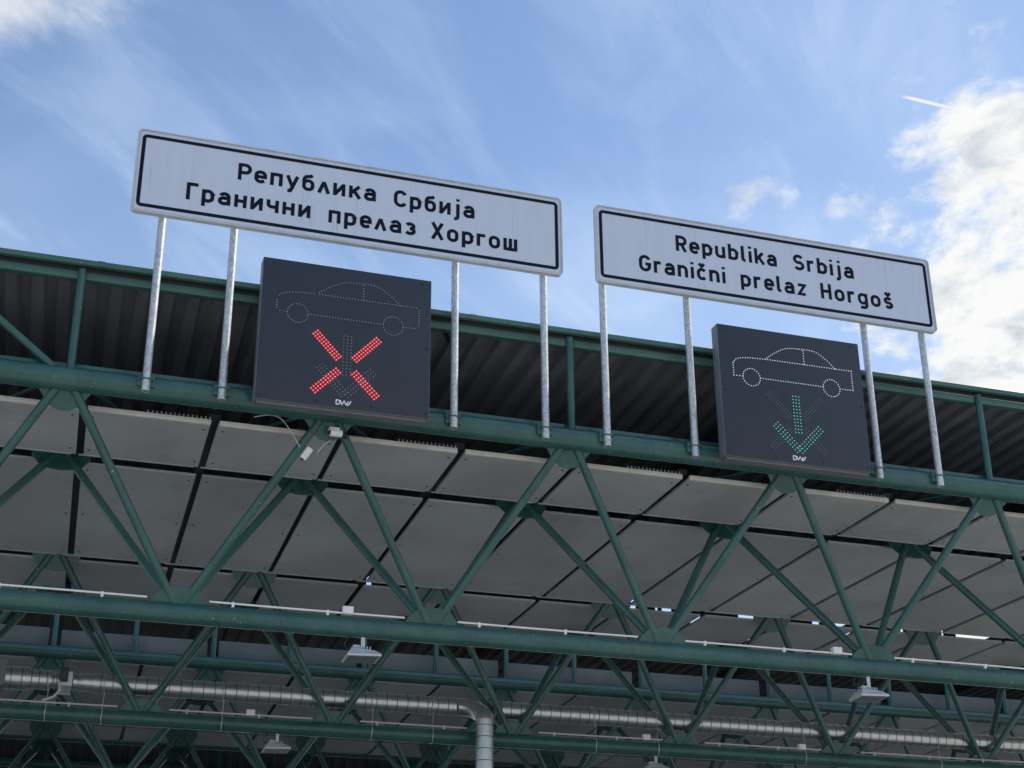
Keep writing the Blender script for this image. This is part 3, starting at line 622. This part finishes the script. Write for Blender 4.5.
def lane_signal(label, xc, lit_cross):
    x0, x1, z0, z1 = xc - 0.681, xc + 0.681, 4.692, 5.904; yf = 10.655
    t = thing('lane_signal', label, 'lane signal', (xc, 10.75, z0))
    h = MB(); h.cbox(x0, x1, yf + 0.004, 10.775, z0, z1, 0.006); h.box(x0 + 0.02, x1 - 0.02, yf + 0.03, 10.765, z0 - 0.02, z0 + 0.002); h.build('housing', M['housing'], t)
    f = MB(); f.cbox(x0 + 0.004, x1 - 0.004, yf, yf + 0.008, z0 + 0.004, z1 - 0.004, 0.003); f.build('display_face', M['face'], t)
    for dx, dz in ((-0.645, 0.595), (0.65, 0.60), (-0.645, 0.035), (-0.215, 0.035), (0.22, 0.04), (0.65, 0.04), (-0.60, 1.17), (0.60, 1.17)):
        s = MB(); s.disc(xc + dx, yf, z0 + dz, 0.011, 0.005); s.build('screw', M['black'], t)
    for sx in (-0.42, 0.42):
        b = MB(); b.box(xc + sx - 0.03, xc + sx + 0.03, 10.776, 10.905, 4.76, 4.86); b.build('mounting_bracket', M['dark'], t)
    def dots(pts, r, ma, name, dy=0.0, par=None, h=0.004):
        mb = MB()
        for a, c in pts: mb.disc(xc + a, yf - dy, 4.688 + c, r, h)
        return mb.build(name, ma, par or t)
    C0 = 6.070
    CZ = 4.688 - (0.016 if lit_cross else 0.0)
    def loc(p): return (p[0] - C0, p[1] - CZ)
    body = [loc(p) for p in ((5.514, 5.432), (5.514, 5.548))] ; 
    hood = smooth_curve([loc(p) for p in ((5.514, 5.548), (5.555, 5.592), (5.649, 5.612), (5.821, 5.622))])
    roofl = smooth_curve([loc(p) for p in ((5.821, 5.622), (5.926, 5.70), (6.028, 5.752), (6.120, 5.764), (6.230, 5.768), (6.316, 5.757), (6.41, 5.700), (6.494, 5.623))])
    st = 0.0235
    car = spread(body, st) + spread(hood, st) + spread(roofl, st) + spread([loc((5.821, 5.622)), loc((6.65, 5.623))], st) + spread([loc((6.195, 5.755)), loc((6.195, 5.63))], st)
    car += spread([loc((6.65, 5.623)), loc((6.650, 5.440))], st) + spread([loc((6.650, 5.440)), loc((6.525, 5.436))], st) + spread([loc((5.765, 5.436)), loc((6.36, 5.436))], st) + spread([loc((5.514, 5.432)), loc((5.595, 5.434))], st)
    for wx in (5.680, 6.441):
        car += spread(arc(wx - C0, 5.434 - CZ, 0.081, 0.081, 0, 360, 24)[:-1], st)
    cross = [((-0.243, 0.618), (-0.055, 0.420)), ((0.257, 0.622), (0.072, 0.424)), ((-0.240, 0.125), (-0.054, 0.316)), ((0.254, 0.128), (0.073, 0.314))]
    arrow = [((0.012, 0.618), (0.012, 0.285)), ((-0.198, 0.338), (0.003, 0.122)), ((0.222, 0.343), (0.014, 0.122))]
    if lit_cross:
        dots(car, 0.0048, M['led_off'], 'car_outline')
        for a, b in cross:
            c_ = bars(a, b)
            o = dots(c_, 0.0108, M['led_red'], 'cross_arm'); dots(c_, 0.0040, M['led_red_core'], 'diode_core', 0.004, o, 0.003)
        for nm, seg in (('arrow_shaft', arrow[:1]), ('arrow_head', arrow[1:])):
            dots([q for a, b in seg for q in bars(a, b, 3, 0.030, 0.028)], 0.0043, M['led_off'], nm)
    else:
        dots(car, 0.0047, M['led_white'], 'car_outline')
        for nm, seg in (('arrow_shaft', arrow[:1]), ('arrow_head', arrow[1:])):
            c_ = [q for a, b in seg for q in bars(a, b, 3, 0.028, 0.030)]
            o = dots(c_, 0.0105, M['led_green'], nm); dots(c_, 0.0044, M['led_green_core'], 'diode_core', 0.004, o, 0.003)
        for a, b in cross: dots(bars(a, b), 0.0052, M['led_off_dim'], 'cross_arm')
    # maker's mark: a D joined to a zigzag
    lg = MB(); lx, lz, s_ = xc - 0.058, z0 + 0.030, 0.036
    stroke(lg, [(lx, lz), (lx, lz + s_)] + [(lx + 0.013 + 0.015 * math.sin(R(a)), lz + s_ / 2 + s_ / 2 * math.cos(R(a))) for a in range(0, 181, 30)] + [(lx, lz)], 0.008, yf, 0.002)
    stroke(lg, [(lx + 0.030, lz + s_), (lx + 0.045, lz + 0.002), (lx + 0.062, lz + s_ * 0.9), (lx + 0.078, lz + 0.002), (lx + 0.094, lz + s_ * 0.9)], 0.009, yf, 0.0024)
    stroke(lg, [(lx + 0.084, lz + 0.004), (lx + 0.094, lz + 0.002), (lx + 0.116, lz + s_)], 0.009, yf, 0.0028)
    lg.build('printed_mark', M['logo'], t)
    return t
lane_signal('dark square lane signal showing a lit red cross under an unlit car outline', 2.183, True)
lane_signal('dark square lane signal showing a lit green arrow under a lit white car outline', 6.071, False)

# ------------------------------------------------------------------ camera, boxes and cables under the front tube
cm = thing('security_camera', 'small white bullet camera under the front tube below the red cross signal', 'camera', (2.26, 10.98, 4.61))
b = MB(); b.path([(2.142, 10.93, 4.600), (2.150, 10.932, 4.601), (2.235, 10.95, 4.608)], [0.022, 0.030, 0.030], 18); b.build('camera_body', M['white'], cm)
b = MB(); b.path([(2.136, 10.929, 4.600), (2.1415, 10.93, 4.600)], 0.017, 16); b.build('lens', M['black'], cm)
b = MB(); b.box(2.132, 2.215, 10.905, 10.975, 4.631, 4.636); b.build('sun_visor', M['white'], cm)
b = MB(); b.path([(2.2355, 10.95, 4.608), (2.262, 10.962, 4.608), (2.285, 11.02, 4.61)], [0.027, 0.020, 0.014], 14); b.build('mount', M['black'], cm)
jb = thing('junction_box', 'small white box on the diagonal tube beside the bullet camera', 'junction box', (1.995, 11.16, 4.46))
mb = MB(); a = Vector((2.03, 11.10, 4.520)); e = Vector((1.975, 11.15, 4.435)); ax = (e - a).normalized(); sd_ = Vector((0.83, 0.0, -0.55)).normalized(); nn = ax.cross(sd_)
mb.prism([(-0.025, 0), (0.025, 0), (0.025, 0.10), (-0.025, 0.10)], 0.045, a, sd_, ax, nn); mb.build('box_body', M['white'], jb)
mb = MB(); mb.prism([(-0.012, 0.10), (0.008, 0.10), (0.008, 0.118), (-0.012, 0.118)], 0.02, a, sd_, ax, nn); mb.build('cable_gland', M['black'], jb)
def cable(pts, label, rr=0.0045, ma='wire'):
    c = MB(); q = smooth_curve([(p[0], p[2]) for p in pts], 6); ys = [p[1] for p in pts]; n = len(q)
    c.path([(q[i][0], ys[0] + (ys[-1] - ys[0]) * i / (n - 1), q[i][1]) for i in range(n)], rr, 8)
    return tag(c.build('cable', M[ma]), label, 'cable')
cable([at(*p, 11.08) for p in ((254, 417), (268, 415), (280, 418), (290, 430), (300, 447))], 'thin pale cable looping from below the red cross signal to a diagonal tube')
cable([at(*p, 11.05) for p in ((331, 440), (324, 445), (317, 453))], 'short cable between the bullet camera and the white box', 0.004)

# ------------------------------------------------------------------ white conduits on the bottom tubes
def conduit(x0, x1, y, z, rr, label, boxes=(), ma='white', group=None):
    t = thing('cable_conduit', label, 'conduit', (x0, y, z), group)
    c = MB(); n = max(2, int((x1 - x0) / 0.5)); c.path([(x0 + (x1 - x0) * i / n, y + random.uniform(-.002, .002), z + random.uniform(-0.002, 0.002)) for i in range(n + 1)], rr, 10); c.build('pipe', M[ma], t)
    x = x0 + 0.18
    while x < x1:
        k = MB(); k.cbox(x - 0.010, x + 0.010, y - rr - 0.003, y + rr + 0.003, z - rr - 0.022, z + rr + 0.003, 0.003); k.build('clip', M[ma], t); x += 0.74
    for bx in boxes:
        k = MB(); k.cbox(bx - 0.043, bx + 0.043, y - 0.03, y + 0.03, z - 0.012, z + 0.050, 0.006); k.build('junction_box', M['white'], t)
    return t
GC = 'white conduits along the front bottom tube'
conduit(-5.5, 0.93, 11.60, 3.370, 0.0085, 'white conduit on front bottom tube running off the left edge', group=GC)
conduit(1.40, 2.94, 11.60, 3.370, 0.0085, 'white conduit with a box on front bottom tube left of the hanging floodlight', (2.478,), group=GC)
conduit(3.38, 4.94, 11.60, 3.370, 0.0085, 'plain white conduit on front bottom tube at photo centre, without any box', group=GC)
conduit(5.37, 6.95, 11.60, 3.370, 0.0085, 'white conduit with a box on front bottom tube beneath the green arrow signal', (6.80,), group=GC)
conduit(7.37, 14.0, 11.60, 3.370, 0.0085, 'white conduit on front bottom tube running off the right edge', group=GC)
GD = 'grey conduits along the duct truss'
conduit(-4.0, 1.1, 16.08, 3.503, 0.010, 'dim grey conduit below the air duct at the left edge', ma='wire', group=GD)
conduit(1.62, 3.1, 16.08, 3.503, 0.010, 'dim grey conduit with a box below the air duct left of the downpipe', (2.45,), ma='wire', group=GD)
conduit(3.62, 4.80, 16.08, 3.503, 0.010, 'dim grey conduit ending at the silver downpipe', ma='wire', group=GD)
conduit(5.62, 7.1, 16.08, 3.503, 0.010, 'dim grey conduit with a box just right of the silver downpipe', (6.9,), ma='wire', group=GD)
conduit(7.62, 9.1, 16.08, 3.503, 0.010, 'dim grey conduit with a box below the air duct beneath the arrow signal', (8.85,), ma='wire', group=GD)
conduit(9.62, 16.0, 16.08, 3.503, 0.010, 'dim grey conduit below the air duct at the right edge', ma='wire', group=GD)

# ------------------------------------------------------------------ floodlights
def floodlight(label, x, y, ztop, dark=False, group='floodlights under the bottom tubes', arm=0.105):
    t = thing('floodlight', label, 'floodlight', (x, y, ztop), group)
    A = MB(); A.cbox(x + 0.0, x + 0.032, y - 0.012, y - 0.002, ztop - arm, ztop + 0.05, 0.002); A.cbox(x - 0.01, x + 0.042, y - 0.03, y + 0.012, ztop + 0.012, ztop + 0.03, 0.003); A.build('bracket', M['lampbody'], t)
    zt = ztop - arm
    Hd = MB(); tilt = 0.004
    top = [(x - 0.085, y - 0.07, zt), (x + 0.10, y - 0.07, zt - 0.01), (x + 0.10, y + 0.07, zt - 0.01 - tilt), (x - 0.085, y + 0.07, zt - tilt)]
    bot = [(x - 0.125, y - 0.11, zt - 0.056), (x + 0.145, y - 0.11, zt - 0.046), (x + 0.145, y + 0.11, zt - 0.046 - tilt * 2), (x - 0.125, y + 0.11, zt - 0.056 - tilt * 2)]
    Hd.hexa(bot, top); rim = [(px, py, pz - 0.016) for px, py, pz in bot]; Hd.hexa(rim, [(px, py, pz - 0.0005) for px, py, pz in bot])
    for i in range(6): Hd.box(x - 0.06 + i * 0.025, x - 0.054 + i * 0.025, y - 0.05, y + 0.05, zt - 0.008, zt + 0.022)
    Hd.build('lamp_head', M['lampbody'], t)
    Gl = MB(); c = Vector((x + 0.015, y, 0))
    gl = [(c.x + (px - c.x) * 0.88, c.y + (py - c.y) * 0.86, pz - 0.0195) for px, py, pz in bot]
    Gl.hexa(gl, [(px, py, pz + 0.004) for px, py, pz in gl]); Gl.build('lamp_glass', M['lampglass'], t)
    Dv = MB(); Dv.cbox(x - 0.065, x - 0.012, y - 0.03, y + 0.05, zt + 0.002, zt + 0.036, 0.004); Dv.build('driver_box', M['lampbody'], t)
    W_ = MB(); W_.path([(x - 0.03, y, ztop + 0.02), (x - 0.10, y, ztop - 0.01), (x - 0.13, y, ztop - 0.055), (x - 0.115, y, ztop - 0.10), (x - 0.06, y, zt + 0.01)], 0.005, 8); W_.build('lead', M['black'], t)
    return t
floodlight('pale floodlight hanging from front bottom tube left of the silver downpipe', 2.605, 11.657, 3.200)
floodlight('pale floodlight hanging from front bottom tube at the right, below the green arrow signal', 7.10, 11.657, 3.200, arm=0.125)
floodlight('dim floodlight hanging from the duct truss near bottom left', 2.74, 16.154, 3.335)
floodlight('dim floodlight hanging from the duct truss right of centre at bottom edge', 7.02, 16.154, 3.335)

# ------------------------------------------------------------------ ventilation ducts
def duct_run(mb, pts, r, pitch=0.115):
    """spiral-seam pipe: small raised ridges at regular spacing"""
    out, rs = [], []
    for a, b in zip(pts[:-1], pts[1:]):
        a, b = Vector(a), Vector(b); L = (b - a).length; n = max(1, round(L / pitch))
        d = (b - a).normalized()
        for i in range(n):
            out.append(a + (b - a) * (i / n)); rs.append(r)
            q = a + (b - a) * ((i + 0.5 + random.uniform(-0.04, 0.04)) / n); mb.path([q - d * 0.0045, q + d * 0.0045], r + 0.002, 24, 1)
    out.append(Vector(pts[-1])); rs.append(r)
    mb.path(out, rs, 24)
DY, DZ, DR = 16.20, 3.752, 0.094
vd = thing('ventilation_duct', 'silver round duct with a damper, ending left in a bend down the silver downpipe', 'air duct', (4.93, 15.86, -EYE))
p = MB(); duct_run(p, [(0.86, DY, DZ), (4.66, DY, DZ)], DR); p.build('duct_pipe', [M['duct'], M['seam']], vd)
p = MB(); p.path([(0.64, DY, DZ), (0.70, DY, DZ), (0.705, DY, DZ), (0.86, DY, DZ)], [0.080, 0.080, 0.086, 0.090], 24); p.path([(0.845, DY, DZ), (0.875, DY, DZ)], 0.102, 24); p.build('collar', M['duct'], vd)
p = MB()                                      # damper: tapered box
o8 = [(-0.105, -0.06), (-0.06, -0.115), (0.06, -0.115), (0.105, -0.06), (0.105, 0.07), (0.06, 0.115), (-0.06, 0.115), (-0.105, 0.07)]
p.prism([(a * 1.05, b * 1.1) for a, b in o8], 0.13, (0.565, DY, DZ), (0, 1, 0), (0, 0, 1), (1, 0, 0)); p.build('damper', M['duct'], vd)
p = MB(); p.cbox(0.50, 0.585, DY - 0.19, DY - 0.118, DZ - 0.03, DZ + 0.105, 0.006); p.build('actuator', M['dark'], vd)
p = MB(); p.path([(0.50, DY - 0.15, DZ - 0.035), (0.52, DY - 0.16, DZ - 0.13), (0.46, DY - 0.15, DZ - 0.2), (0.36, DY - 0.12, DZ - 0.235)], 0.014, 10); p.build('flexible_hose', M['wire'], vd)
p = MB(); p.path([(0.42, DY, DZ), (0.455, DY, DZ), (0.458, DY, DZ), (0.475, DY, DZ), (0.478, DY, DZ), (0.50, DY, DZ)], [0.075, 0.075, 0.085, 0.085, 0.075, 0.075], 24); p.build('collar', M['duct'], vd)
p = MB(); duct_run(p, [(0.20, DY, DZ), (0.42, DY, DZ)], 0.098, 0.08); p.path([(0.185, DY, DZ), (0.205, DY, DZ)], 0.113, 24); p.build('duct_pipe', [M['duct'], M['seam']], vd)
p = MB(); duct_run(p, [(-0.02, DY, DZ), (0.19, DY, DZ)], 0.112, 0.1); p.build('duct_pipe', [M['duct'], M['seam']], vd)
p = MB(); p.cbox(-0.42, -0.02, DY - 0.16, DY + 0.15, DZ - 0.115, DZ + 0.155, 0.008); p.build('plenum_box', M['board'], vd)
p = MB()
el = [(4.66, DY, DZ), (4.72, DY, DZ)]
for i in range(1, 11):
    a = R(90 * i / 10); el.append((4.72 + 0.21 * math.sin(a), DY - 0.34 * (i / 10) ** 1.2, DZ - 0.17 * (1 - math.cos(a))))
el += [(4.93, 15.86, DZ - 0.20)]
p.path(el, [DR] * 2 + [DR + 0.003 * (i % 2) for i in range(len(el) - 3)] + [DR], 24); p.build('elbow', M['duct'], vd)
p = MB(); duct_run(p, [(4.93, 15.86, DZ - 0.20), (4.93, 15.86, -EYE + 0.02)], DR + 0.001, 0.125); p.build('drop_pipe', [M['duct'], M['seam']], vd)
p = MB(); p.path([(4.655, DY, DZ), (4.69, DY, DZ)], DR + 0.008, 24); p.build('collar', M['duct'], vd)
vr = thing('ventilation_duct', 'silver round duct running right from behind the silver downpipe', 'air duct', (5.15, DY, DZ))
p = MB(); duct_run(p, [(5.15, DY, DZ - 0.005), (19.5, DY, DZ - 0.03)], DR); p.build('duct_pipe', [M['duct'], M['seam']], vr)
for par, xs_ in ((vd, (0.40, 0.95, 2.16, 3.75, 4.42)), (vr, (6.30, 7.05, 8.9, 10.7, 12.6))):
    for x in xs_:                             # wire slings round duct and tube
        p = MB()
        for cy, cz, rr in ((DY, DZ, DR + 0.006), (16.154, 3.411, 0.084)):
            p.path([(x + 0.004 * math.sin(i), cy + rr * math.cos(2 * math.pi * i / 20), cz + rr * math.sin(2 * math.pi * i / 20)) for i in range(21)], 0.0055, 6)
        p.path([(x, 16.10, 3.475), (x + 0.012, 16.12, DZ - DR)], 0.004, 6)
        p.build('hanger_wire', M['galv'], par)
